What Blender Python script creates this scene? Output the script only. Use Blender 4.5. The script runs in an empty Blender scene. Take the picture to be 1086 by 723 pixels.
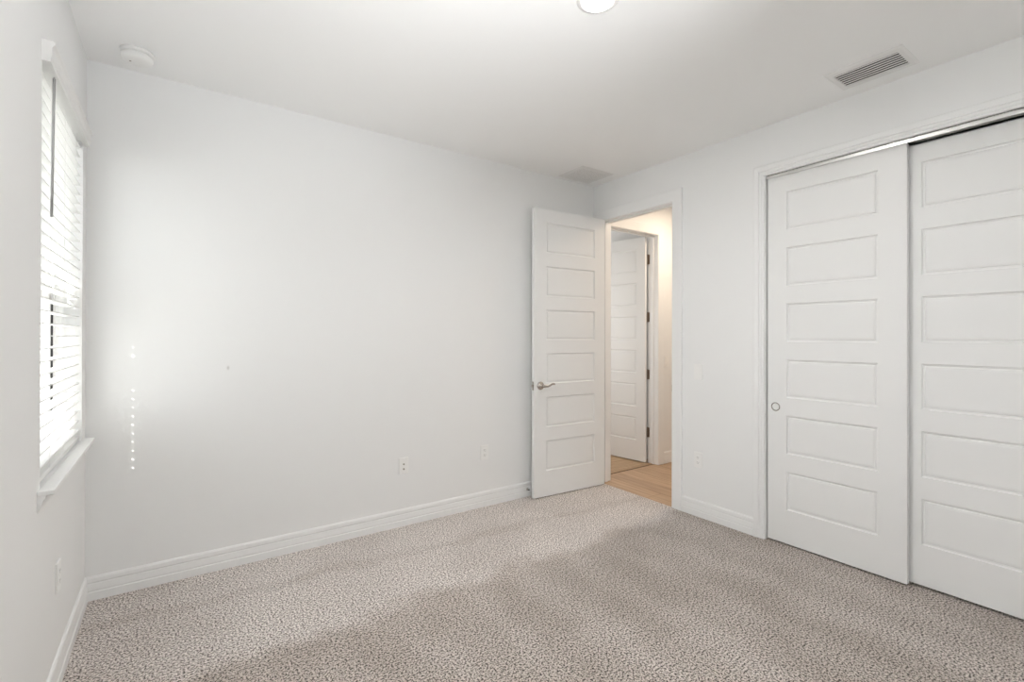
import bpy, math
from mathutils import Vector, Matrix

S = bpy.context.scene
COL = S.collection
PI = math.pi

# ------------------------------------------------------------------ camera, light, exposure
W, H, T = 3.579, 2.743, 0.12          # room width, ceiling height, partition thickness
REAR = -4.05                          # wall behind the camera
F_PX, YAW, PITCH, ROLL = 508.4, 0.61349, 0.0030, 0.0021
cam_d = bpy.data.cameras.new('camera')
cam = bpy.data.objects.new('camera', cam_d)
COL.objects.link(cam)
_r = Vector((math.cos(YAW), -math.sin(YAW), 0)); _f = Vector((math.sin(YAW), math.cos(YAW), 0)); _u = Vector((0, 0, 1))
_f2 = _f * math.cos(PITCH) + _u * math.sin(PITCH); _u2 = _u * math.cos(PITCH) - _f * math.sin(PITCH)
_r3 = _r * math.cos(ROLL) + _u2 * math.sin(ROLL); _u3 = _u2 * math.cos(ROLL) - _r * math.sin(ROLL)
m = Matrix((_r3, _u3, -_f2)).transposed().to_4x4()
m.translation = Vector((0.3673, -3.2266, 1.3462))
cam.matrix_world = m
cam_d.sensor_width = 36.0
cam_d.lens = F_PX * 36.0 / 1086
cam_d.shift_y = -7.0 / 1086
cam_d.clip_start = 0.02
S.camera = cam

SKY, SUN, EXPOSURE = 3.3, 8.0, 0.68
FILL = 2.0                            # power of the fill lamp at the added, unseen window
wd = bpy.data.worlds.new('overcast_sky'); S.world = wd; wd.use_nodes = True
bg = wd.node_tree.nodes['Background']
bg.inputs['Color'].default_value = (0.97, 0.985, 1.0, 1); bg.inputs['Strength'].default_value = SKY

sun_d = bpy.data.lights.new('sun', 'SUN'); sun_d.energy = SUN; sun_d.angle = math.radians(0.5); sun_d.color = (1.0, 0.96, 0.9)
sun = bpy.data.objects.new('sun', sun_d); COL.objects.link(sun)
SUN_DIR = Vector((0.22, 0.24, -0.286)).normalized()
sun.rotation_euler = SUN_DIR.to_track_quat('-Z', 'Y').to_euler()
sun.location = (-6, -4, 6)


def area(name, loc, direction, sx, sy, power, color=(1, 1, 1), portal=False):
    d = bpy.data.lights.new(name, 'AREA'); d.shape = 'RECTANGLE'; d.size = sx; d.size_y = sy
    d.energy = power; d.color = color
    o = bpy.data.objects.new(name, d); COL.objects.link(o); o.location = loc
    o.rotation_euler = Vector(direction).to_track_quat('-Z', 'Y').to_euler()
    if portal: d.cycles.is_portal = True
    return o


WIN1 = (-1.0, -0.117, 0.815, 2.335)    # opening of the visible window: y0, y1, z0, z1
WIN2 = (-3.95, -3.10, 0.815, 2.335)    # unseen window added on the same wall to light the room
area('window_portal', (-0.215, (WIN1[0] + WIN1[1]) / 2, 1.575), (1, 0, 0), 0.88, 1.52, 1.0, portal=True)
area('added_window_fill', (-0.24, (WIN2[0] + WIN2[1]) / 2, 1.575), (1, 0, 0), 0.8, 1.5, FILL, (0.98, 0.99, 1.0))  # fill lamp added outside the made-up second window
area('ceiling_fill', (1.15, -3.48, 1.45), (-0.10, 0.85, 1.0), 0.4, 0.4, 10.5, (0.97, 0.985, 1.0)).data.spread = math.radians(79)  # added fill lamp aimed at the ceiling; the room has no such source

S.view_settings.view_transform = 'Standard'
S.view_settings.look = 'None'
S.view_settings.gamma = 1.0
S.view_settings.use_curve_mapping = False
S.view_settings.exposure = EXPOSURE
S.cycles.use_denoising = True
S.cycles.max_bounces = 14
S.cycles.diffuse_bounces = 8
S.cycles.glossy_bounces = 4
S.cycles.transparent_max_bounces = 16
S.cycles.sample_clamp_indirect = 6.0
S.cycles.caustics_reflective = False
S.cycles.caustics_refractive = False


# ------------------------------------------------------------------ materials
def mat(name, color, rough=0.5, metal=0.0, spec=0.5):
    k = bpy.data.materials.new(name); k.use_nodes = True
    b = k.node_tree.nodes['Principled BSDF']
    b.inputs['Base Color'].default_value = (*color, 1); b.inputs['Roughness'].default_value = rough
    b.inputs['Metallic'].default_value = metal; b.inputs['Specular IOR Level'].default_value = spec
    return k


class NT:
    def __init__(s, k): s.t = k.node_tree; s.b = s.t.nodes['Principled BSDF']
    def n(s, typ, **kw):
        o = s.t.nodes.new(typ)
        for a, v in kw.items(): setattr(o, a, v)
        return o
    def l(s, a, b): s.t.links.new(a, b)


def noise(g, scale, detail=2.0, rough=0.5, vec=None):
    o = g.n('ShaderNodeTexNoise'); o.inputs['Scale'].default_value = scale
    o.inputs['Detail'].default_value = detail; o.inputs['Roughness'].default_value = rough
    if vec is not None: g.l(vec, o.inputs['Vector'])
    return o


def ramp(g, fac, stops):
    o = g.n('ShaderNodeValToRGB'); e = o.color_ramp.elements
    while len(e) < len(stops): e.new(0.5)
    for q, (p, c) in zip(e, stops): q.position = p; q.color = (*c, 1)
    g.l(fac, o.inputs['Fac']); return o


def bump(g, h, strength, dist):
    o = g.n('ShaderNodeBump'); o.inputs['Strength'].default_value = strength; o.inputs['Distance'].default_value = dist
    g.l(h, o.inputs['Height']); g.l(o.outputs['Normal'], g.b.inputs['Normal']); return o


def paint(name, color, rough, grain=0.0006, spec=0.3):
    k = mat(name, color, rough, spec=spec); g = NT(k)
    tc = g.n('ShaderNodeNewGeometry')
    bump(g, noise(g, 160, 3, 0.6, tc.outputs['Position']).outputs['Fac'], 0.12, grain)
    return k


WALL = (0.826, 0.832, 0.832)
M_wall = paint('wall_paint', WALL, 0.75)
M_ceil = paint('ceiling_paint', (0.89, 0.893, 0.89), 0.9)
M_trim = paint('trim_enamel', (0.83, 0.836, 0.836), 0.38, 0.0001, 0.45)
M_door = paint('door_enamel', (0.81, 0.814, 0.81), 0.42, 0.0001, 0.45)
M_slat = mat('blind_vinyl', (0.80, 0.80, 0.79), 0.4)
M_vinyl = mat('window_vinyl', (0.85, 0.85, 0.85), 0.35)
M_gasket = mat('rubber_gasket', (0.03, 0.03, 0.03), 0.7)
M_plastic = mat('white_plastic', (0.85, 0.85, 0.84), 0.32)
M_grey_plastic = mat('shaded_slot_plastic', (0.10, 0.10, 0.10), 0.6)
M_wand = mat('clear_grey_acrylic', (0.42, 0.42, 0.42), 0.25)
M_cord = mat('cord', (0.80, 0.80, 0.78), 0.8)
M_nickel = mat('satin_nickel', (0.44, 0.41, 0.38), 0.22, 1.0)
M_bronze = mat('bronze_hinge', (0.20, 0.15, 0.115), 0.4, 0.75)
M_alu = mat('bright_aluminium', (0.80, 0.80, 0.79), 0.25, 1.0)
M_dark = mat('dark_cavity_shade', (0.03, 0.03, 0.03), 0.9)  # near-black colour standing in for shade inside the vent
M_grey_cavity = mat('grey_cavity_shade', (0.22, 0.22, 0.215), 0.9)  # grey colour standing in for shade inside the corner grille
M_vent = mat('vent_enamel', (0.78, 0.78, 0.77), 0.45)
M_rubber = mat('black_rubber', (0.02, 0.02, 0.02), 0.6)
M_brass = mat('jack_metal', (0.35, 0.33, 0.30), 0.35, 1.0)
M_stucco = mat('pale_stucco', (0.60, 0.60, 0.58), 0.9)
M_concrete = mat('pale_concrete', (0.70, 0.695, 0.68), 0.9)

# back wall paint: the same paint with one small grey scuff
M_back = paint('back_wall_paint', WALL, 0.75)
g = NT(M_back)
ge = g.n('ShaderNodeNewGeometry')
sub = g.n('ShaderNodeVectorMath', operation='SUBTRACT'); sub.inputs[1].default_value = (0.623, 0.0, 1.157)
g.l(ge.outputs['Position'], sub.inputs[0])
scl = g.n('ShaderNodeVectorMath', operation='MULTIPLY'); scl.inputs[1].default_value = (1.0, 1.0, 0.6); g.l(sub.outputs[0], scl.inputs[0])
ln = g.n('ShaderNodeVectorMath', operation='LENGTH'); g.l(scl.outputs[0], ln.inputs[0])
cr = ramp(g, ln.outputs['Value'], [(0.0, (0.60, 0.60, 0.59)), (0.004, (0.66, 0.66, 0.65)), (0.009, WALL)])
g.l(cr.outputs['Color'], g.b.inputs['Base Color'])

# carpet: cut pile in taupe, cream and brown yarn, brushed one way and the other by a vacuum cleaner
M_carpet = mat('cut_pile_carpet', (0.4, 0.36, 0.32), 0.95, spec=0.08)
g = NT(M_carpet)
ge = g.n('ShaderNodeNewGeometry'); P = ge.outputs['Position']
n1 = noise(g, 118, 2.0, 0.75, P)
yarn = ramp(g, n1.outputs['Fac'], [(0.385, (0.035, 0.028, 0.023)), (0.44, (0.27, 0.240, 0.222)), (0.50, (0.66, 0.615, 0.592)), (0.59, (0.95, 0.90, 0.875))])


def mth(op, a, b=None):
    o = g.n('ShaderNodeMath', operation=op)
    for k, v in enumerate((a, b)):
        if v is None: continue
        if isinstance(v, (int, float)): o.inputs[k].default_value = v
        else: g.l(v, o.inputs[k])
    return o.outputs[0]


def smooth(v, a, b, lo, hi):
    o = g.n('ShaderNodeMapRange', interpolation_type='SMOOTHSTEP'); g.l(v, o.inputs['Value'])
    for k, q in zip(('From Min', 'From Max', 'To Min', 'To Max'), (a, b, lo, hi)): o.inputs[k].default_value = q
    return o.outputs['Result']


sx = g.n('ShaderNodeSeparateXYZ'); g.l(P, sx.inputs[0])
w1_ = mth('SUBTRACT', noise(g, 3.0, 2.0, 0.5, P).outputs['Fac'], 0.5)
w2_ = mth('SUBTRACT', noise(g, 11.0, 2.0, 0.5, P).outputs['Fac'], 0.5)
# strokes run along the back wall near it, and across the room beyond about a metre
turn = mth('ADD', mth('ADD', sx.outputs['Y'], 0.96), mth('ADD', mth('MULTIPLY', w1_, 0.35), mth('MULTIPLY', w2_, 0.12)))
across = smooth(turn, -0.09, 0.09, 1.0, 0.0)
stripe = mth('SINE', mth('MULTIPLY', mth('ADD', sx.outputs['X'], mth('ADD', mth('MULTIPLY', w1_, 0.30), mth('MULTIPLY', w2_, 0.05))), 2 * PI / 0.345))
dark_a = mth('MULTIPLY', across, smooth(stripe, -1.0, 0.4, 0.24, 0.30))
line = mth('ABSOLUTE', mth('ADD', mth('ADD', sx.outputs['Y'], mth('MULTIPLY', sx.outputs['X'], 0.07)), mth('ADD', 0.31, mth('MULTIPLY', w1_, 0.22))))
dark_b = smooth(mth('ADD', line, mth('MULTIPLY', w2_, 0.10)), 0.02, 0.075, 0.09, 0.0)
patch = smooth(noise(g, 1.7, 2.0, 0.5, P).outputs['Fac'], 0.36, 0.62, 0.09, 0.0)
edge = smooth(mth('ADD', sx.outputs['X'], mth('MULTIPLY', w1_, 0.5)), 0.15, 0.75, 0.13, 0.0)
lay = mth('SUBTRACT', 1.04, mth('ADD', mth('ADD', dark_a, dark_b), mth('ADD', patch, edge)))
mx = g.n('ShaderNodeVectorMath', operation='SCALE')
g.l(yarn.outputs['Color'], mx.inputs[0]); g.l(lay, mx.inputs['Scale'])
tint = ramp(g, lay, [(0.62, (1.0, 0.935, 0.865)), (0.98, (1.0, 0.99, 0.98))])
mt = g.n('ShaderNodeVectorMath', operation='MULTIPLY'); g.l(mx.outputs[0], mt.inputs[0]); g.l(tint.outputs['Color'], mt.inputs[1])
g.l(mt.outputs[0], g.b.inputs['Base Color'])
bump(g, n1.outputs['Fac'], 0.7, 0.010)
g.b.inputs['Sheen Weight'].default_value = 0.15

# hall: light oak planks running away from the bedroom wall
def planks(name, light, dark, rot=0.0, width=0.18):
    k = mat(name, light, 0.42); g = NT(k)
    ge = g.n('ShaderNodeNewGeometry')
    mp = g.n('ShaderNodeMapping'); mp.inputs['Rotation'].default_value = (0, 0, rot); g.l(ge.outputs['Position'], mp.inputs['Vector'])
    br = g.n('ShaderNodeTexBrick'); br.inputs['Scale'].default_value = 1.0
    br.inputs['Brick Width'].default_value = 1.2; br.inputs['Row Height'].default_value = width
    br.inputs['Mortar Size'].default_value = 0.0015; br.inputs['Mortar Smooth'].default_value = 0.1
    br.inputs['Color1'].default_value = (1, 1, 1, 1); br.inputs['Color2'].default_value = (0.80, 0.78, 0.76, 1); br.inputs['Mortar'].default_value = (0.45, 0.38, 0.32, 1)
    g.l(mp.outputs['Vector'], br.inputs['Vector'])
    m2 = g.n('ShaderNodeMapping'); m2.inputs['Scale'].default_value = (1.2, 16, 1); g.l(mp.outputs['Vector'], m2.inputs['Vector'])
    nn = noise(g, 2.2, 4, 0.6, m2.outputs['Vector'])
    cr = ramp(g, nn.outputs['Fac'], [(0.32, dark), (0.62, light)])
    mx = g.n('ShaderNodeMix', data_type='RGBA', blend_type='MULTIPLY'); mx.inputs['Factor'].default_value = 1.0
    g.l(cr.outputs['Color'], mx.inputs['A']); g.l(br.outputs['Color'], mx.inputs['B']); g.l(mx.outputs['Result'], g.b.inputs['Base Color'])
    return k


M_oak = planks('oak_planks', (0.56, 0.39, 0.255), (0.40, 0.265, 0.165), PI / 2)
M_oak2 = planks('tan_planks', (0.50, 0.35, 0.21), (0.36, 0.24, 0.14), 0.0)
M_strip = mat('brown_strip_edge', (0.13, 0.085, 0.055), 0.5)

M_glass = bpy.data.materials.new('window_glass'); M_glass.use_nodes = True
t = M_glass.node_tree; t.nodes.remove(t.nodes['Principled BSDF'])
tr = t.nodes.new('ShaderNodeBsdfTransparent'); tr.inputs['Color'].default_value = (0.94, 0.95, 0.95, 1)
gl = t.nodes.new('ShaderNodeBsdfGlossy'); gl.inputs['Roughness'].default_value = 0.02
lw = t.nodes.new('ShaderNodeLayerWeight'); lw.inputs['Blend'].default_value = 0.5
pw = t.nodes.new('ShaderNodeMath'); pw.operation = 'POWER'; pw.inputs[1].default_value = 5.0; t.links.new(lw.outputs['Facing'], pw.inputs[0])
fr = t.nodes.new('ShaderNodeMath'); fr.operation = 'MULTIPLY_ADD'; fr.inputs[1].default_value = 0.9; fr.inputs[2].default_value = 0.04; t.links.new(pw.outputs[0], fr.inputs[0])
mxs = t.nodes.new('ShaderNodeMixShader'); t.links.new(fr.outputs[0], mxs.inputs['Fac'])
t.links.new(tr.outputs[0], mxs.inputs[1]); t.links.new(gl.outputs[0], mxs.inputs[2])
t.links.new(mxs.outputs[0], t.nodes['Material Output'].inputs['Surface'])


def emitter(name, color, strength):
    k = mat(name, (0.9, 0.9, 0.9), 0.4); b = k.node_tree.nodes['Principled BSDF']
    b.inputs['Emission Color'].default_value = (*color, 1); b.inputs['Emission Strength'].default_value = strength
    return k


M_lens = emitter('lit_lens', (1.0, 0.97, 0.93), 12.0)


# ------------------------------------------------------------------ mesh helpers
class MB:
    """collects vertices and faces, then links them as ONE mesh object"""
    def __init__(s): s.v = []; s.f = []; s.sm = []

    def add(s, vs, fs, smooth=False):
        o = len(s.v); s.v += [tuple(q) for q in vs]
        s.f += [tuple(i + o for i in q) for q in fs]; s.sm += [smooth] * len(fs); return s

    def box(s, x0, x1, y0, y1, z0, z1, bev=0.0):
        if bev <= 0:
            v = [(x, y, z) for z in (z0, z1) for y in (y0, y1) for x in (x0, x1)]
            f = [(0, 2, 3, 1), (4, 5, 7, 6), (0, 1, 5, 4), (2, 6, 7, 3), (0, 4, 6, 2), (1, 3, 7, 5)]
            return s.add(v, f)
        import bmesh
        b = bmesh.new(); bmesh.ops.create_cube(b, size=1)
        for q in b.verts: q.co = Vector(((x0 + x1) / 2 + q.co.x * (x1 - x0), (y0 + y1) / 2 + q.co.y * (y1 - y0), (z0 + z1) / 2 + q.co.z * (z1 - z0)))
        bmesh.ops.bevel(b, geom=b.edges[:], offset=bev, segments=2, affect='EDGES', profile=0.5)
        b.verts.ensure_lookup_table(); b.verts.index_update()
        s.add([q.co for q in b.verts], [[q.index for q in f.verts] for f in b.faces]); b.free(); return s

    def prism(s, prof, fn, a, b):
        """profile points (p,q) swept from a to b; fn(t,p,q) gives a point"""
        n = len(prof)
        v = [fn(a, *q) for q in prof] + [fn(b, *q) for q in prof]
        f = [(i, (i + 1) % n, n + (i + 1) % n, n + i) for i in range(n)] + [tuple(range(n))[::-1], tuple(range(n, 2 * n))]
        return s.add(v, f)

    def lathe(s, prof, origin, axis, seg=32, smooth=True):
        """(radius, height) profile turned about axis through origin"""
        ax = Vector(axis).normalized(); p = ax.orthogonal().normalized(); q = ax.cross(p); o = Vector(origin)
        v = []
        for r, h in prof:
            for k in range(seg):
                a = 2 * PI * k / seg; v.append(o + ax * h + (p * math.cos(a) + q * math.sin(a)) * r)
        f = []
        for i in range(len(prof) - 1):
            for k in range(seg): f.append((i * seg + k, i * seg + (k + 1) % seg, (i + 1) * seg + (k + 1) % seg, (i + 1) * seg + k))
        f.append(tuple(range(seg))[::-1]); f.append(tuple((len(prof) - 1) * seg + k for k in range(seg)))
        return s.add(v, f, smooth)

    def tube(s, pts, radii, seg=12, flat=1.0):
        pts = [Vector(q) for q in pts]; rings = []
        for i, q in enumerate(pts):
            d = (pts[min(i + 1, len(pts) - 1)] - pts[max(i - 1, 0)]).normalized()
            up = Vector((0, 0, 1)) if abs(d.z) < 0.9 else Vector((0, 1, 0))
            a = d.cross(up).normalized(); b = a.cross(d)
            r = radii[i] if hasattr(radii, '__len__') else radii
            rings.append([q + (a * math.cos(2 * PI * k / seg) * flat + b * math.sin(2 * PI * k / seg)) * r for k in range(seg)])
        v = [q for r in rings for q in r]; f = []
        for i in range(len(pts) - 1):
            for k in range(seg): f.append((i * seg + k, i * seg + (k + 1) % seg, (i + 1) * seg + (k + 1) % seg, (i + 1) * seg + k))
        f += [tuple(range(seg))[::-1], tuple((len(pts) - 1) * seg + k for k in range(seg))]
        return s.add(v, f, True)

    def build(s, name, m, parent=None, loc=None):
        me = bpy.data.meshes.new(name); me.from_pydata(s.v, [], s.f); me.validate()
        import bmesh
        b = bmesh.new(); b.from_mesh(me); bmesh.ops.recalc_face_normals(b, faces=b.faces[:]); b.to_mesh(me); b.free()
        for p, q in zip(me.polygons, s.sm): p.use_smooth = q
        me.materials.append(m)
        o = bpy.data.objects.new(name, me); COL.objects.link(o)
        if parent is not None: o.parent = parent
        if loc is not None: o.location = loc
        return o


def tag(o, label=None, cat=None, group=None, kind=None):
    if label: o['label'] = label
    if cat: o['category'] = cat
    if group: o['group'] = group
    if kind: o['kind'] = kind
    return o


def empty(name, loc=(0, 0, 0), rz=0.0):
    o = bpy.data.objects.new(name, None); COL.objects.link(o); o.location = loc; o.rotation_euler = (0, 0, rz)
    o.empty_display_size = 0.1; return o


def struct(mb, name, m, label, cat): return tag(mb.build(name, m), label, cat, kind='structure')


def copy_tree(o, parent=None):
    c = o.copy(); COL.objects.link(c)
    if parent is not None: c.parent = parent
    for ch in list(o.children): copy_tree(ch, c)
    return c


# ------------------------------------------------------------------ shell
DO0, DO1, DZ = -0.862, -0.097, 2.40        # bedroom doorway: clear opening along the right wall
CL0, CL1, CZ = -3.06, -1.590, 2.415        # closet opening
LT = 0.20                                  # outside wall thickness

fl = MB().box(-0.01, W, REAR, 0.01, -0.12, 0.0)
fl.box(W, W + 0.80, CL0 - 0.1, CL1 + 0.02, -0.12, 0.0)
struct(fl, 'floor', M_carpet, 'mottled taupe cut pile carpet covering the bedroom floor', 'carpet')
struct(MB().box(W, 7.0, -1.46, 0.075, -0.12, -0.003), 'hall_floor', M_oak, 'light oak plank floor of the hall beyond the doorway', 'wood floor')
struct(MB().box(3.3, 7.0, 0.075, 3.0, -0.12, -0.003), 'far_room_floor', M_oak2, 'tan wood floor of the room behind the far door', 'wood floor')

struct(MB().box(-LT, W + T, REAR - T, 0.12, H, H + 0.12), 'ceiling', M_ceil, 'flat white bedroom ceiling', 'ceiling')
struct(MB().box(W + T, 7.0, -1.5, 3.0, H, H + 0.12), 'hall_ceiling', M_ceil, 'white ceiling of the hall and far room', 'ceiling')

struct(MB().box(-LT, W, 0.0, 0.12, -0.12, H), 'wall_back', M_back, 'long blank white wall with the open door in front of it', 'wall')
wl = MB()
wl.box(-LT, 0, WIN1[1], 0.0, -0.12, H).box(-LT, 0, WIN1[0], WIN1[1], -0.12, WIN1[2]).box(-LT, 0, WIN1[0], WIN1[1], WIN1[3], H)
wl.box(-LT, 0, WIN2[1], WIN1[0], -0.12, H).box(-LT, 0, WIN2[0], WIN2[1], -0.12, WIN2[2]).box(-LT, 0, WIN2[0], WIN2[1], WIN2[3], H)
wl.box(-LT, 0, REAR - T, WIN2[0], -0.12, H)
struct(wl, 'wall_left', M_wall, 'white wall on the left that holds the window', 'wall')
struct(MB().box(0, W + T, REAR - T, REAR, -0.12, H), 'wall_front', M_wall, 'white wall behind the viewer', 'wall')
RJ = 0.02                                  # jamb board thickness
wr = MB()
wr.box(W, W + T, DO1 + RJ, 0.0, -0.12, H)
wr.box(W, W + T, DO0 - RJ, DO1 + RJ, DZ + RJ, H)
wr.box(W, W + T, CL1 + RJ, DO0 - RJ, -0.12, H)
wr.box(W, W + T, CL0 - RJ, CL1 + RJ, CZ + RJ, H)
wr.box(W, W + T, REAR, CL0 - RJ, -0.12, H)
struct(wr, 'wall_right', M_wall, 'white wall on the right that holds the doorway and the closet', 'wall')
cw = MB()
cw.box(W + 0.80, W + 0.90, CL0 - 0.2, -1.46, -0.12, H).box(W + T, W + 0.8, CL0 - 0.2, CL0 - 0.1, -0.12, H)
cw.box(W + T, 7.0, -1.54, -1.46, -0.12, H).box(W + T, W + 0.9, CL0 - 0.2, -1.46, H, H + 0.1)
struct(cw, 'closet_wall', M_wall, 'white walls of the closet behind its sliding doors', 'wall')

# hall wall in line with the back wall, with the far doorway in it
FO0, FO1 = 3.74, 4.50
hw = MB()
hw.box(W, FO0 - RJ, 0.0, 0.12, -0.12, H).box(FO0 - RJ, FO1 + RJ, 0.0, 0.12, DZ + RJ, H).box(FO1 + RJ, 7.0, 0.0, 0.12, -0.12, H)
struct(hw, 'hall_wall', M_wall, 'hall wall with the far door, seen through the bedroom doorway', 'wall')
struct(MB().box(7.0, 7.1, -1.6, 3.1, -0.12, H), 'hall_end_wall', M_wall, 'white wall at the far end of the hall', 'wall')
struct(MB().box(3.2, 7.0, 3.0, 3.1, -0.12, H).box(3.2, 3.3, 0.12, 3.0, -0.12, H).box(4.62, 4.70, 0.12, 3.0, -0.12, H), 'far_room_wall', M_wall, 'white walls of the room behind the far door', 'wall')
struct(MB().box(3.2, W + T, 0.12, 3.1, H, H + 0.12), 'far_room_ceiling', M_ceil, 'white ceiling over the far room', 'ceiling')

# ------------------------------------------------------------------ outdoors
struct(MB().box(-30, -LT - 0.01, -25, 3.0, -0.42, -0.30), 'ground', M_concrete, 'pale paving outside the window', 'ground')
struct(MB().box(-30, 6, 3.0, 60, -0.42, -0.31), 'lawn', mat('lawn_green', (0.10, 0.12, 0.07), 0.95), 'lawn beyond the paving outside the window', 'lawn')
struct(MB().box(-0.78, -LT, -2.2, 1.0, 2.72, 2.80).box(-0.82, -0.78, -2.2, 1.0, 2.62, 2.84).box(-2.4, -LT, REAR - 2.5, -2.2, 2.72, 2.84), 'roof_eave', M_stucco, 'pale roof eave above the window outside, with an unseen deeper roof added to block sun', 'eave')  # last box is an added roof keeping sun out of the second window
nb = empty('neighbouring_house', (-6.0, 17.0, -0.3))
MB().box(-6, 5.0, 0, 8, 0, 3.0).build('wall', mat('grey_stucco', (0.17, 0.17, 0.165), 0.9), nb)
rp = MB()
rp.add([(-6.5, -0.5, 3.0), (5.5, -0.5, 3.0), (5.5, 8.5, 3.0), (-6.5, 8.5, 3.0), (-2.5, 4, 4.6), (1.5, 4, 4.6)],
       [(0, 1, 5, 4), (1, 2, 5), (2, 3, 4, 5), (3, 0, 4), (0, 3, 2, 1)])
rp.build('roof', mat('grey_shingles', (0.2, 0.2, 0.2), 0.9), nb)
tag(nb, 'pale house outside the window, half hidden by the slats', 'house', kind='structure')

# ------------------------------------------------------------------ trim
BASE = [(0, 0), (0.015, 0), (0.015, 0.040), (0.0115, 0.045), (0.0130, 0.051), (0.0105, 0.080), (0.0085, 0.086), (0.0115, 0.092), (0.0100, 0.110), (0.0055, 0.118), (0, 0.120)]


def base(name, wall, a, b, label):
    fn = {'back': lambda t, p, q: (t, -p, q), 'left': lambda t, p, q: (p, t, q), 'right': lambda t, p, q: (W - p, t, q), 'front': lambda t, p, q: (t, REAR + p, q)}[wall]
    return struct(MB().prism(BASE, fn, a, b), name, M_trim, label, 'baseboard')


CW = 0.092
base('baseboard_back', 'back', 0.0, W, 'white moulded baseboard along the long back wall')
base('baseboard_left', 'left', REAR, 0.0, 'white moulded baseboard under the window')
base('baseboard_right', 'right', CL1 + 0.075, DO0 - CW - 0.003, 'short white baseboard between the doorway and the closet')
base('baseboard_front', 'front', 0.0, W, 'white baseboard along the wall behind the viewer')
struct(MB().prism(BASE, lambda t, p, q: (t, -p, q), FO1 + 0.10, 7.0), 'baseboard_hall', M_trim, 'white baseboard in the hall, right of the far door', 'baseboard')


def casing(name, y0, y1, zt, fn, prof, label, z0=0.0):
    """door casing with mitred corners round an opening; prof = (distance outwards, thickness); fn(y, z, thickness)"""
    n = len(prof); v = []
    for (y, z, sy, sz) in ((y0, z0, -1, 0), (y0, zt, -1, 1), (y1, zt, 1, 1), (y1, z0, 1, 0)):
        for w_, t_ in prof: v.append(fn(y + sy * w_, z + sz * w_, t_))
    f = []
    for s_ in range(3):
        for i in range(n): f.append((s_ * n + i, s_ * n + (i + 1) % n, (s_ + 1) * n + (i + 1) % n, (s_ + 1) * n + i))
    f += [tuple(range(n))[::-1], tuple(3 * n + i for i in range(n))]
    return struct(MB().add(v, f), name, M_trim, label, 'door casing')


FLATC = [(0, 0), (0, 0.009), (0.004, 0.012), (0.030, 0.0135), (0.060, 0.016), (0.084, 0.018), (0.090, 0.017), (CW, 0.014), (CW, 0)]
BEADC = [(0, 0), (0, 0.008), (0.004, 0.011), (0.013, 0.011), (0.016, 0.008), (0.020, 0.012), (0.030, 0.012), (0.034, 0.0095), (0.038, 0.014), (0.055, 0.016), (0.066, 0.017), (0.070, 0.014), (0.072, 0)]
casing('trim_1', DO0 - 0.003, DO1 + 0.003, DZ + 0.003, lambda y, z, t_: (W - t_, y, z), FLATC, 'white casing around the bedroom doorway')
casing('trim_2', CL0 - 0.003, CL1 + 0.003, CZ - 0.004, lambda y, z, t_: (W - t_, y, z), BEADC, 'white beaded casing around the closet opening')
casing('trim_3', FO0 - 0.003, FO1 + 0.003, DZ + 0.003, lambda x, z, t_: (x, -t_, z), FLATC, 'white casing around the far door in the hall')


def jamb(name, a0, a1, zt, fn, d0, d1, stop, label):
    """lining of an opening: two legs, a head, and stop strips; fn(mb, a0,a1,d0,d1,z0,z1) adds a box"""
    b = MB()
    fn(b, a0 - RJ, a0, d0, d1, 0, zt + RJ); fn(b, a1, a1 + RJ, d0, d1, 0, zt + RJ); fn(b, a0, a1, d0, d1, zt, zt + RJ)
    if stop:
        fn(b, a0, a0 + 0.011, *stop, 0, zt); fn(b, a1 - 0.011, a1, *stop, 0, zt); fn(b, a0 + 0.011, a1 - 0.011, *stop, zt - 0.011, zt)
    return struct(b, name, M_trim, label, 'door jamb')


RY = lambda b, a0, a1, d0, d1, z0, z1: b.box(d0, d1, a0, a1, z0, z1)
RX = lambda b, a0, a1, d0, d1, z0, z1: b.box(a0, a1, d0, d1, z0, z1)
j1 = jamb('trim_4', DO0, DO1, DZ, RY, W - 0.001, W + T + 0.001, (W + 0.037, W + 0.072), 'white jamb lining the bedroom doorway')
jamb('trim_5', CL0, CL1, CZ, RY, W - 0.001, W + T, None, 'white jamb lining the closet opening')
jamb('trim_6', FO0, FO1, DZ, RX, -0.001, 0.121, (0.045, 0.082), 'white jamb lining the far doorway in the hall')
st = MB().box(W + 0.010, W + 0.034, DO0 - 0.0005, DO0 + 0.0015, 0.905, 0.970).box(W - 0.004, W + 0.010, DO0 - 0.0005, DO0 + 0.0022, 0.912, 0.963)
st.build('strike_plate', M_nickel, j1)
ts = empty('transition_strip', ((FO0 + FO1) / 2, 0.075, -0.003))
MB().box(FO0 - (FO0 + FO1) / 2, FO1 - (FO0 + FO1) / 2, -0.020, 0.020, -0.001, 0.007, 0.003).build('strip', M_oak2, ts)
for dy in (-0.026, 0.026): MB().box(FO0 - (FO0 + FO1) / 2, FO1 - (FO0 + FO1) / 2, dy - 0.007, dy + 0.007, -0.001, 0.002).build('edge', M_strip, ts)
tag(ts, 'narrow wood floor strip with dark edges under the far door', 'floor strip')

# ------------------------------------------------------------------ panel doors
PT = [2.282 - 0.3617 * k for k in range(6)]
PANELS = [(z - 0.247, z) for z in PT]      # six wide panels, heights above the floor


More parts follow.
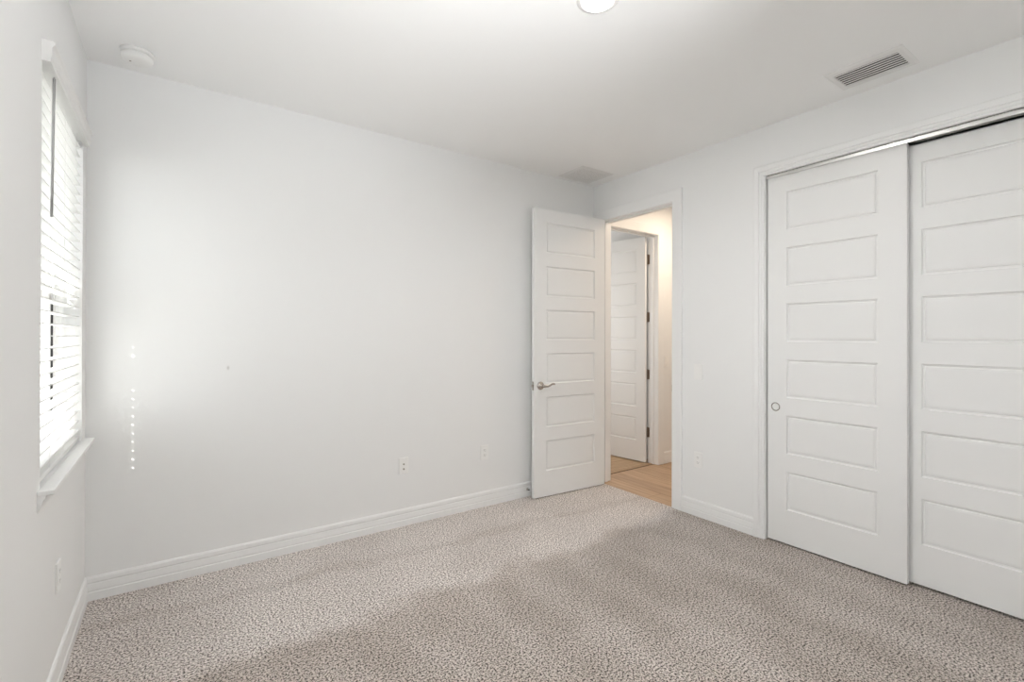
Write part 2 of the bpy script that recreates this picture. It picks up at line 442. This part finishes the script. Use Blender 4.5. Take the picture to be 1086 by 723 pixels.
def leaf(w, h, th, side, panels, z0):
    """six-panel leaf: u along the width, d through the thickness (0 = front face), z up; both faces moulded"""
    b = MB()
    us = [0, side[0], w - side[1], w]
    zs = [0]
    for a, c in sorted(panels): zs += [a - z0, c - z0]
    zs.append(h)
    LOOP = [(0.0, 0.0), (0.004, 0.0095), (0.012, 0.0115), (0.017, 0.0060), (0.028, 0.0045)]
    for d0, sg in ((0.0, 1), (th, -1)):
        for i in range(3):
            for j in range(len(zs) - 1):
                u0, u1, a, c = us[i], us[i + 1], zs[j], zs[j + 1]
                if i == 1 and j % 2 == 1:
                    v = []; f = []
                    for ins, dep in LOOP:
                        v += [(u0 + ins, d0 + sg * dep, a + ins), (u1 - ins, d0 + sg * dep, a + ins), (u1 - ins, d0 + sg * dep, c - ins), (u0 + ins, d0 + sg * dep, c - ins)]
                    for k in range(len(LOOP) - 1):
                        for q in range(4): f.append((4 * k + q, 4 * k + (q + 1) % 4, 4 * k + 4 + (q + 1) % 4, 4 * k + 4 + q))
                    k = 4 * (len(LOOP) - 1); f.append((k, k + 1, k + 2, k + 3))
                    b.add(v, f)
                else:
                    b.add([(u0, d0, a), (u1, d0, a), (u1, d0, c), (u0, d0, c)], [(0, 1, 2, 3)])
    b.add([(0, 0, 0), (w, 0, 0), (w, th, 0), (0, th, 0), (0, 0, h), (w, 0, h), (w, th, h), (0, th, h)],
          [(0, 1, 2, 3), (4, 5, 6, 7), (0, 3, 7, 4), (1, 2, 6, 5)])
    return b


def weld(o):
    import bmesh
    b = bmesh.new(); b.from_mesh(o.data); bmesh.ops.remove_doubles(b, verts=b.verts[:], dist=0.0002)
    bmesh.ops.recalc_face_normals(b, faces=b.faces[:]); b.to_mesh(o.data); b.free(); return o


def hinge(parent, x, y, z, m, ang=0.0, hh=0.09, lw=0.03):
    """butt hinge: knuckle with two leaves, local to the door"""
    b = MB()
    b.lathe([(0.0055, -hh / 2 - 0.004), (0.0065, -hh / 2), (0.0065, hh / 2), (0.0055, hh / 2 + 0.004)], (x, y, z), (0, 0, 1), 14)
    b.box(x - lw, x, y - 0.001, y + 0.001, z - hh / 2, z + hh / 2)
    c, s_ = math.cos(ang), math.sin(ang)
    v = []
    for dz in (-hh / 2, hh / 2):
        for (p, q) in ((0, -0.001), (lw, -0.001), (lw, 0.001), (0, 0.001)): v.append((x + p * c - q * s_, y + p * s_ + q * c, z + dz))
    b.add(v, [(0, 1, 2, 3), (4, 5, 6, 7), (0, 1, 5, 4), (1, 2, 6, 5), (2, 3, 7, 6), (3, 0, 4, 7)])
    return tag(b.build('hinge', m, parent), 'dark bronze hinge' if m is M_bronze else 'nickel hinge')


def lever(parent, u, z, face, sg):
    """curved lever handle on a round rose; face = y of the leaf face, sg = outward direction"""
    r = MB().lathe([(0.034, 0.0), (0.034, 0.004), (0.031, 0.009), (0.022, 0.013), (0.014, 0.016), (0.012, 0.040)], (u, face, z), (0, sg, 0), 32).build('handle_rose', M_nickel, parent)
    y = face + sg * 0.047
    pts = [(u - 0.010, y, z), (u + 0.004, y, z), (u + 0.022, y, z - 0.002), (u + 0.045, y, z - 0.003), (u + 0.066, y, z + 0.004), (u + 0.086, y, z + 0.013), (u + 0.104, y, z + 0.015), (u + 0.116, y - sg * 0.006, z + 0.011), (u + 0.120, y - sg * 0.014, z + 0.010)]
    MB().tube(pts, [0.011, 0.0125, 0.010, 0.008, 0.0075, 0.008, 0.0085, 0.008, 0.006], 14, 0.75).build('handle_lever', M_nickel, parent)['label'] = 'curved nickel lever'
    r['label'] = 'round nickel rose'
    return r


# the open bedroom door: hinged beside the corner, swung back along the back wall
hx, hy, fx, fy = 3.556, -0.158, 2.786, -0.110
d1 = empty('door_1', (fx, fy, 0.008), math.atan2(hy - fy, hx - fx))
LW = math.hypot(hx - fx, hy - fy)
weld(leaf(LW, 2.395, 0.035, (0.120, 0.120), [(2.040 - 0.364 * k, 2.292 - 0.364 * k) for k in range(6)], 0.008).build('leaf', M_door, d1))
lever(d1, 0.062, 0.925, 0.0, -1)
MB().box(-0.0012, 0.0005, 0.006, 0.029, 0.890, 0.960).box(-0.010, 0.0, 0.011, 0.024, 0.915, 0.935).build('latch', M_nickel, d1)
for z in (0.18, 0.86, 1.54, 2.22): hinge(d1, LW + 0.004, 0.038, z, M_nickel, 0.6, 0.09, 0.02)
tag(d1, 'white six-panel door standing open against the back wall, nickel lever handle', 'door', kind='structure')

# sliding closet doors
d2 = empty('door_2', (W + 0.020, CL1 - 0.007, 0.010), -PI / 2)
weld(leaf(0.741, 2.383, 0.035, (0.119, 0.131), PANELS, 0.010).build('leaf', M_door, d2))
pl = MB().lathe([(0.0280, -0.001), (0.0280, 0.0030), (0.0262, 0.0052), (0.0238, 0.0050), (0.0225, 0.0008), (0.0225, -0.001)], (0.051, 0.0, 0.875), (0, -1, 0), 36)
pl.build('finger_pull_rim', M_nickel, d2)
MB().lathe([(0.0226, -0.0005), (0.0226, 0.0004), (0.018, 0.0006)], (0.051, 0.0, 0.875), (0, -1, 0), 36).build('finger_pull_cup', M_plastic, d2)
tag(d2, 'white sliding closet door nearer the doorway, with a round finger pull', 'closet door', kind='structure')
d3 = empty('door_3', (W + 0.068, CL1 - 0.714, 0.014), -PI / 2)
weld(leaf(0.752, 2.370, 0.035, (0.084, 0.131), PANELS, 0.010).build('leaf', M_door, d3))
pl2 = MB().lathe([(0.0280, -0.001), (0.0280, 0.0030), (0.0262, 0.0052), (0.0238, 0.0050), (0.0225, 0.0008), (0.0225, -0.001)], (0.70, 0.0, 0.875), (0, -1, 0), 36)
pl2.build('finger_pull_rim', M_nickel, d3)
tag(d3, 'white sliding closet door at the right edge, set behind the other', 'closet door', kind='structure')
ct = empty('closet_track', (W, 0, 0))
MB().box(0.008, 0.0125, CL0, CL1, CZ - 0.026, CZ).build('fascia', M_alu, ct)
MB().box(0.0125, 0.105, CL0, CL1, CZ - 0.004, CZ).box(0.055, 0.060, CL0, CL1, CZ - 0.022, CZ - 0.004).build('rail', M_alu, ct)
tag(ct, 'bright metal sliding track under the closet header', 'door track')

# the far door, swung into the room beyond
FW = 0.752
d4 = empty('door_4', (FO1 - 0.012, 0.128, 0.008), math.radians(98.0))
fa = leaf(FW, 2.395, 0.035, (0.105, 0.118), PANELS, 0.008)
weld(fa.build('leaf', M_door, d4))
for z in (0.315, 0.930, 1.540, 2.155):
    hinge(d4, -0.008, -0.006, z, M_bronze, math.radians(170), 0.10, 0.022).name = 'hinge'
tag(d4, 'white panel door with dark bronze hinges open in the far hall doorway', 'door', kind='structure')

# ------------------------------------------------------------------ window
w1 = empty('window_1', (0, 0, 0))
y0, y1, z0, z1 = WIN1
fx0, fx1 = -0.185, -0.095
fr = MB()
fr.box(fx0, fx1, y0, y0 + 0.045, z0, z1).box(fx0, fx1, y1 - 0.045, y1, z0, z1).box(fx0, fx1, y0, y1, z1 - 0.05, z1).box(fx0, fx1, y0, y1, z0, z0 + 0.05)
for yy in (y0 + 0.045, y1 - 0.053): fr.box(fx0 + 0.02, fx0 + 0.032, yy, yy + 0.008, z0, z1).box(fx1 - 0.03, fx1 - 0.018, yy, yy + 0.008, z0, z1)
fr.build('frame', M_vinyl, w1)
ZM = 1.53
MB().box(-0.172, -0.140, y0 + 0.045, y1 - 0.045, ZM, ZM + 0.045).box(-0.172, -0.140, y0 + 0.045, y1 - 0.045, z1 - 0.085, z1 - 0.05).box(-0.172, -0.140, y0 + 0.045, y0 + 0.075, ZM, z1 - 0.05).box(-0.172, -0.140, y1 - 0.075, y1 - 0.045, ZM, z1 - 0.05).build('upper_sash', M_vinyl, w1)
MB().box(-0.138, -0.103, y0 + 0.045, y1 - 0.045, ZM - 0.03, ZM + 0.04).box(-0.138, -0.103, y0 + 0.045, y1 - 0.045, z0 + 0.05, z0 + 0.11).box(-0.138, -0.103, y0 + 0.045, y0 + 0.085, z0 + 0.05, ZM).box(-0.138, -0.103, y1 - 0.085, y1 - 0.045, z0 + 0.05, ZM).build('lower_sash', M_vinyl, w1)
MB().box(-0.102, -0.0965, y1 - 0.056, y1 - 0.046, z0 + 0.05, ZM - 0.03).build('gasket', M_gasket, w1)
MB().box(-0.158, -0.154, y0 + 0.07, y1 - 0.07, ZM + 0.04, z1 - 0.08).build('pane', M_glass, w1)
MB().box(-0.122, -0.118, y0 + 0.08, y1 - 0.08, z0 + 0.10, ZM - 0.02).build('pane', M_glass, w1)
sl = MB().box(-0.095, 0.0, y0, y1, 0.815, 0.832).box(0.0, 0.043, -1.048, -0.047, 0.815, 0.832, 0.003)
sl.build('window_sill', M_trim, w1)
APR = [(0, 0.815), (0.022, 0.815), (0.021, 0.806), (0.015, 0.800), (0.012, 0.785), (0.007, 0.772), (0.004, 0.762), (0, 0.760)]
MB().prism(APR, lambda t_, p, q: (p, t_, q), -1.045, -0.05).build('apron', M_trim, w1)
tag(w1, 'tall white single-hung window behind the blind on the left wall', 'window', kind='structure')

w2 = empty('added_window', (0, 0, 0))  # unseen window, added to bring more light in from the left
y0, y1, z0, z1 = WIN2
fr = MB().box(fx0, fx1, y0, y0 + 0.045, z0, z1).box(fx0, fx1, y1 - 0.045, y1, z0, z1).box(fx0, fx1, y0, y1, z1 - 0.05, z1).box(fx0, fx1, y0, y1, z0, z0 + 0.05)
fr.box(fx0, fx1, (y0 + y1) / 2 - 0.03, (y0 + y1) / 2 + 0.03, z0, z1)
fr.build('frame', M_vinyl, w2)
MB().box(0.0, 0.043, y0 - 0.05, y1 + 0.05, 0.815, 0.832).box(-0.095, 0, y0, y1, 0.815, 0.832).build('window_sill', M_trim, w2)
tag(w2, 'unseen white window beside the viewer, added to light the room', 'window', kind='structure')

# ------------------------------------------------------------------ blind
bl = empty('window_blind', (0, 0, 0))
by0, by1 = -0.992, -0.124
VAL = [(0, 2.268), (0.022, 2.268), (0.024, 2.276), (0.0225, 2.281), (0.026, 2.287), (0.0265, 2.315), (0.029, 2.322), (0.034, 2.328), (0.0345, 2.334), (0.031, 2.340), (0, 2.340)]
MB().prism(VAL, lambda t_, p, q: (p, t_, q), -1.008, -0.105).build('valance', M_slat, bl)
MB().box(-0.062, -0.004, by0, by1, 2.285, 2.33).build('headrail', M_slat, bl)
LAD = (-0.80, -0.53, -0.242)
XS0, XS1 = -0.058, -0.008
XC = (XS0 + XS1) / 2


def slat_mesh():
    b = MB(); t_ = 0.0018; hy2, hx2 = 0.0055, 0.0049; yh = LAD[2]
    b.box(XS0, XS1, by0, yh - hy2, -t_, t_).box(XS0, XS1, yh + hy2, by1, -t_, t_)
    b.box(XS0, XC - hx2, yh - hy2, yh + hy2, -t_, t_).box(XC + hx2, XS1, yh - hy2, yh + hy2, -t_, t_)
    return b


PITCH_Z = 0.0455
s0 = slat_mesh().build('slat', M_slat, bl, (0, 0, 0.887))
z = 0.887 + PITCH_Z
while z < 2.272:
    c = s0.copy(); COL.objects.link(c); c.parent = bl; c.location = (0, 0, z); z += PITCH_Z
MB().box(XS0, XS1, by0, by1, 0.838, 0.856, 0.003).build('bottom_rail', M_slat, bl)
for yl in LAD:
    b = MB()
    for xx in (XS0 - 0.001, XS1 + 0.001): b.box(xx - 0.0006, xx + 0.0006, yl - 0.0006, yl + 0.0006, 0.856, 2.285)
    b.build('ladder_cord', M_cord, bl)
MB().tube([(0.012, -0.880, 2.262), (0.012, -0.898, 2.0), (0.012, -0.914, 1.762)], 0.0042, 10).build('tilt_wand', M_wand, bl)['label'] = 'thin grey tilt wand'
MB().tube([(-0.003, -0.872, 2.285), (0.006, -0.874, 2.276), (0.012, -0.878, 2.266), (0.012, -0.880, 2.255)], 0.0022, 8).build('wand_hook', M_wand, bl)
tag(bl, 'white slatted blind with valance and grey tilt wand in the window', 'blind')


# ------------------------------------------------------------------ plates on the walls
def plate(name, parent):
    MB().box(-0.035, 0.035, -0.0075, 0.0, -0.0575, 0.0575, 0.0022).build('cover_plate', M_plastic, parent)


def screw(parent, z):
    MB().lathe([(0.0032, 0), (0.0032, 0.0008), (0.002, 0.0012)], (0, -0.0073, z), (0, -1, 0), 14).build('screw', M_plastic, parent)


def outlet():
    o = empty('wall_outlet'); plate('outlet', o)
    for z in (-0.0195, 0.0195):
        r = MB().box(-0.0165, 0.0165, -0.0092, -0.004, z - 0.0145, z + 0.0145, 0.001).build('receptacle', M_plastic, o)
        s_ = MB().box(-0.0075, -0.0055, -0.0095, -0.0085, z - 0.001, z + 0.008).box(0.0055, 0.0075, -0.0095, -0.0085, z - 0.001, z + 0.007)
        s_.lathe([(0.0024, 0), (0.0024, 0.0009)], (0, -0.0086, z - 0.007), (0, -1, 0), 12, False)
        s_.build('slots', M_grey_plastic, r)
    screw(o, 0); return o


def place(o, loc, rz, label, cat, group=None):
    o.location = loc; o.rotation_euler = (0, 0, rz); return tag(o, label, cat, group)


ol = outlet(); place(ol, (2.373, 0, 0.424), 0, 'white outlet on the back wall, nearer the open door', 'outlet')
o2 = copy_tree(ol); place(o2, (W, -1.095, 0.420), -PI / 2, 'white outlet on the right wall, below the light switch', 'outlet')
o3 = copy_tree(ol); place(o3, (0, -0.705, 0.416), PI / 2, 'white outlet low on the left wall under the window', 'outlet')

sw = empty('light_switch'); plate('switch', sw)
MB().box(-0.0165, 0.0165, -0.0090, -0.004, -0.0335, 0.0335, 0.001).build('switch_frame', M_plastic, sw)
rk = MB(); rk.prism([(-0.0080, -0.031), (-0.0120, -0.031), (-0.0092, 0.0), (-0.0105, 0.031), (-0.0080, 0.031)], lambda t_, p, q: (t_, p, q), -0.0145, 0.0145)
rk.build('rocker', M_plastic, sw); screw(sw, 0.048); screw(sw, -0.048)
place(sw, (W, -1.094, 1.078), -PI / 2, 'white rocker light switch between the doorway and the closet', 'switch')
s2 = copy_tree(sw); place(s2, (4.652, 0, 1.078), 0, 'white light switch in the hall beside the far door', 'switch')

cx = empty('cable_jack_plate'); plate('jack', cx)
for z in (0.012, -0.022):
    MB().lathe([(0.0085, 0), (0.0085, 0.002), (0.0055, 0.002), (0.0055, 0.010), (0.002, 0.010)], (0.0, -0.005, z), (0, -1, 0), 14, False).build('jack', M_brass, cx)
screw(cx, 0.048); screw(cx, -0.048)
place(cx, (1.698, 0, 0.424), 0, 'white cable plate with two dark jacks on the back wall', 'wall plate')

# spring door stop on the back baseboard
ds = empty('door_stop', (2.790, -0.0145, 0.062))
MB().lathe([(0.010, 0), (0.010, 0.003), (0.0045, 0.005), (0.0045, 0.018)], (0, 0, 0), (0, -1, 0), 16).build('stop_base', M_nickel, ds)
MB().lathe([(0.0055, 0.017), (0.0065, 0.019), (0.0065, 0.026), (0.005, 0.028)], (0, 0, 0), (0, -1, 0), 16).build('rubber_tip', M_rubber, ds)
tag(ds, 'small black-tipped door stop on the baseboard behind the open door', 'door stop')

# ------------------------------------------------------------------ ceiling fittings
sd = empty('smoke_detector', (0.213, -0.222, H))
MB().lathe([(0.070, 0), (0.070, 0.010), (0.067, 0.014), (0.058, 0.014)], (0, 0, 0), (0, 0, -1), 48).build('base_plate', M_plastic, sd)
MB().lathe([(0.057, 0.012), (0.057, 0.018), (0.064, 0.019), (0.064, 0.034), (0.060, 0.043), (0.050, 0.048), (0.02, 0.049)], (0, 0, 0), (0, 0, -1), 48).build('body', M_plastic, sd)
MB().lathe([(0.0045, 0.0480), (0.0045, 0.0500), (0.003, 0.0505)], (-0.028, 0.002, 0), (0, 0, -1), 12).build('test_button', M_brass, sd)
tag(sd, 'round white smoke detector on the ceiling above the window corner', 'smoke detector')

rl = empty('recessed_light', (1.800, -1.806, H))
MB().lathe([(0.0590, -0.004), (0.0590, 0.003), (0.063, 0.008), (0.082, 0.006), (0.088, 0.001), (0.088, 0.0)], (0, 0, 0), (0, 0, -1), 56).build('trim_ring', M_plastic, rl)
MB().lathe([(0.0588, 0.0), (0.0588, 0.0015), (0.045, 0.002)], (0, 0, 0), (0, 0, -1), 56).build('lens', M_lens, rl)
area('recessed_light_beam', (1.800, -1.806, H - 0.006), (0, 0, -1), 0.11, 0.11, 12.0, (1.0, 0.97, 0.93))
tag(rl, 'round lit recessed light in the middle of the bedroom ceiling', 'ceiling light')


def register(name, x0, x1, y0_, y1_, ix0, ix1, iy0, iy1, nl, along, tilt, label, cat, sw_=0.016, cavity=None):
    o = empty(name, ((x0 + x1) / 2, (y0_ + y1_) / 2, H)); ox, oy = o.location.x, o.location.y
    v = []; f = []
    for (a, b, c, d, zz) in ((x0, x1, y0_, y1_, 0.0), (x0, x1, y0_, y1_, -0.003), (x0 + 0.012, x1 - 0.012, y0_ + 0.012, y1_ - 0.012, -0.008), (ix0 - 0.002, ix1 + 0.002, iy0 - 0.002, iy1 + 0.002, -0.009), (ix0, ix1, iy0, iy1, -0.007), (ix0, ix1, iy0, iy1, -0.0005)):
        v += [(a - ox, c - oy, zz), (b - ox, c - oy, zz), (b - ox, d - oy, zz), (a - ox, d - oy, zz)]
    for k in range(5):
        for q in range(4): f.append((4 * k + q, 4 * k + (q + 1) % 4, 4 * k + 4 + (q + 1) % 4, 4 * k + 4 + q))
    MB().add(v, f).build('frame', M_vent, o)
    MB().box(ix0 - ox, ix1 - ox, iy0 - oy, iy1 - oy, -0.0012, -0.0004).build('duct_shade_sheet', cavity or M_dark, o)  # flat sheet coloured like the shade behind the louvres
    for k in range(nl):
        if along == 'y':
            xm = ix0 + (ix1 - ix0) * (k + 0.5) / nl - ox; c, s_ = math.cos(tilt) * sw_ / 2, math.sin(tilt) * sw_ / 2
            MB().prism([(xm - c, -0.009 - s_ + 0.003), (xm + c, -0.009 + s_ + 0.003), (xm + c, -0.0098 + s_ + 0.003), (xm - c, -0.0098 - s_ + 0.003)], lambda t_, p, q: (p, t_, q), iy0 - oy, iy1 - oy).build('louvre', M_vent, o)
        else:
            ym = iy0 + (iy1 - iy0) * (k + 0.5) / nl - oy; c, s_ = math.cos(tilt) * sw_ / 2, math.sin(tilt) * sw_ / 2
            MB().prism([(ym - c, -0.009 - s_ + 0.003), (ym + c, -0.009 + s_ + 0.003), (ym + c, -0.0098 + s_ + 0.003), (ym - c, -0.0098 - s_ + 0.003)], lambda t_, p, q: (t_, p, q), ix0 - ox, ix1 - ox).build('louvre', M_vent, o)
    return tag(o, label, cat)


register('ceiling_vent', 3.204, 3.465, -2.430, -2.088, 3.250, 3.424, -2.398, -2.120, 7, 'y', math.radians(4), 'white louvred ceiling vent with dark slots above the closet', 'vent', 0.0135)
register('ceiling_grille', 3.100, 3.462, -0.350, -0.040, 3.140, 3.420, -0.318, -0.080, 15, 'x', math.radians(-8), 'small pale ceiling grille in the corner above the open door', 'vent', 0.0105, M_grey_cavity)

# ------------------------------------------------------------------ lights of the rooms beyond
hl = empty('hall_ceiling_light', (4.55, -0.70, H))
MB().lathe([(0.092, 0.0), (0.090, 0.006), (0.070, 0.008), (0.067, 0.003)], (0, 0, 0), (0, 0, -1), 40).build('trim_ring', M_plastic, hl)
MB().lathe([(0.0668, 0.0), (0.0668, 0.002), (0.05, 0.003)], (0, 0, 0), (0, 0, -1), 40).build('lens', emitter('warm_lens', (1.0, 0.78, 0.55), 2.5), hl)
tag(hl, 'warm recessed light in the hall ceiling', 'ceiling light')
area('hall_lamp_light', (4.55, -0.70, H - 0.02), (0, 0, -1), 0.12, 0.12, 11.0, (1.0, 0.82, 0.64))
area('far_room_light', (3.32, 1.5, 1.5), (1, 0, 0), 1.2, 1.4, 9.0, (1.0, 0.99, 0.97))
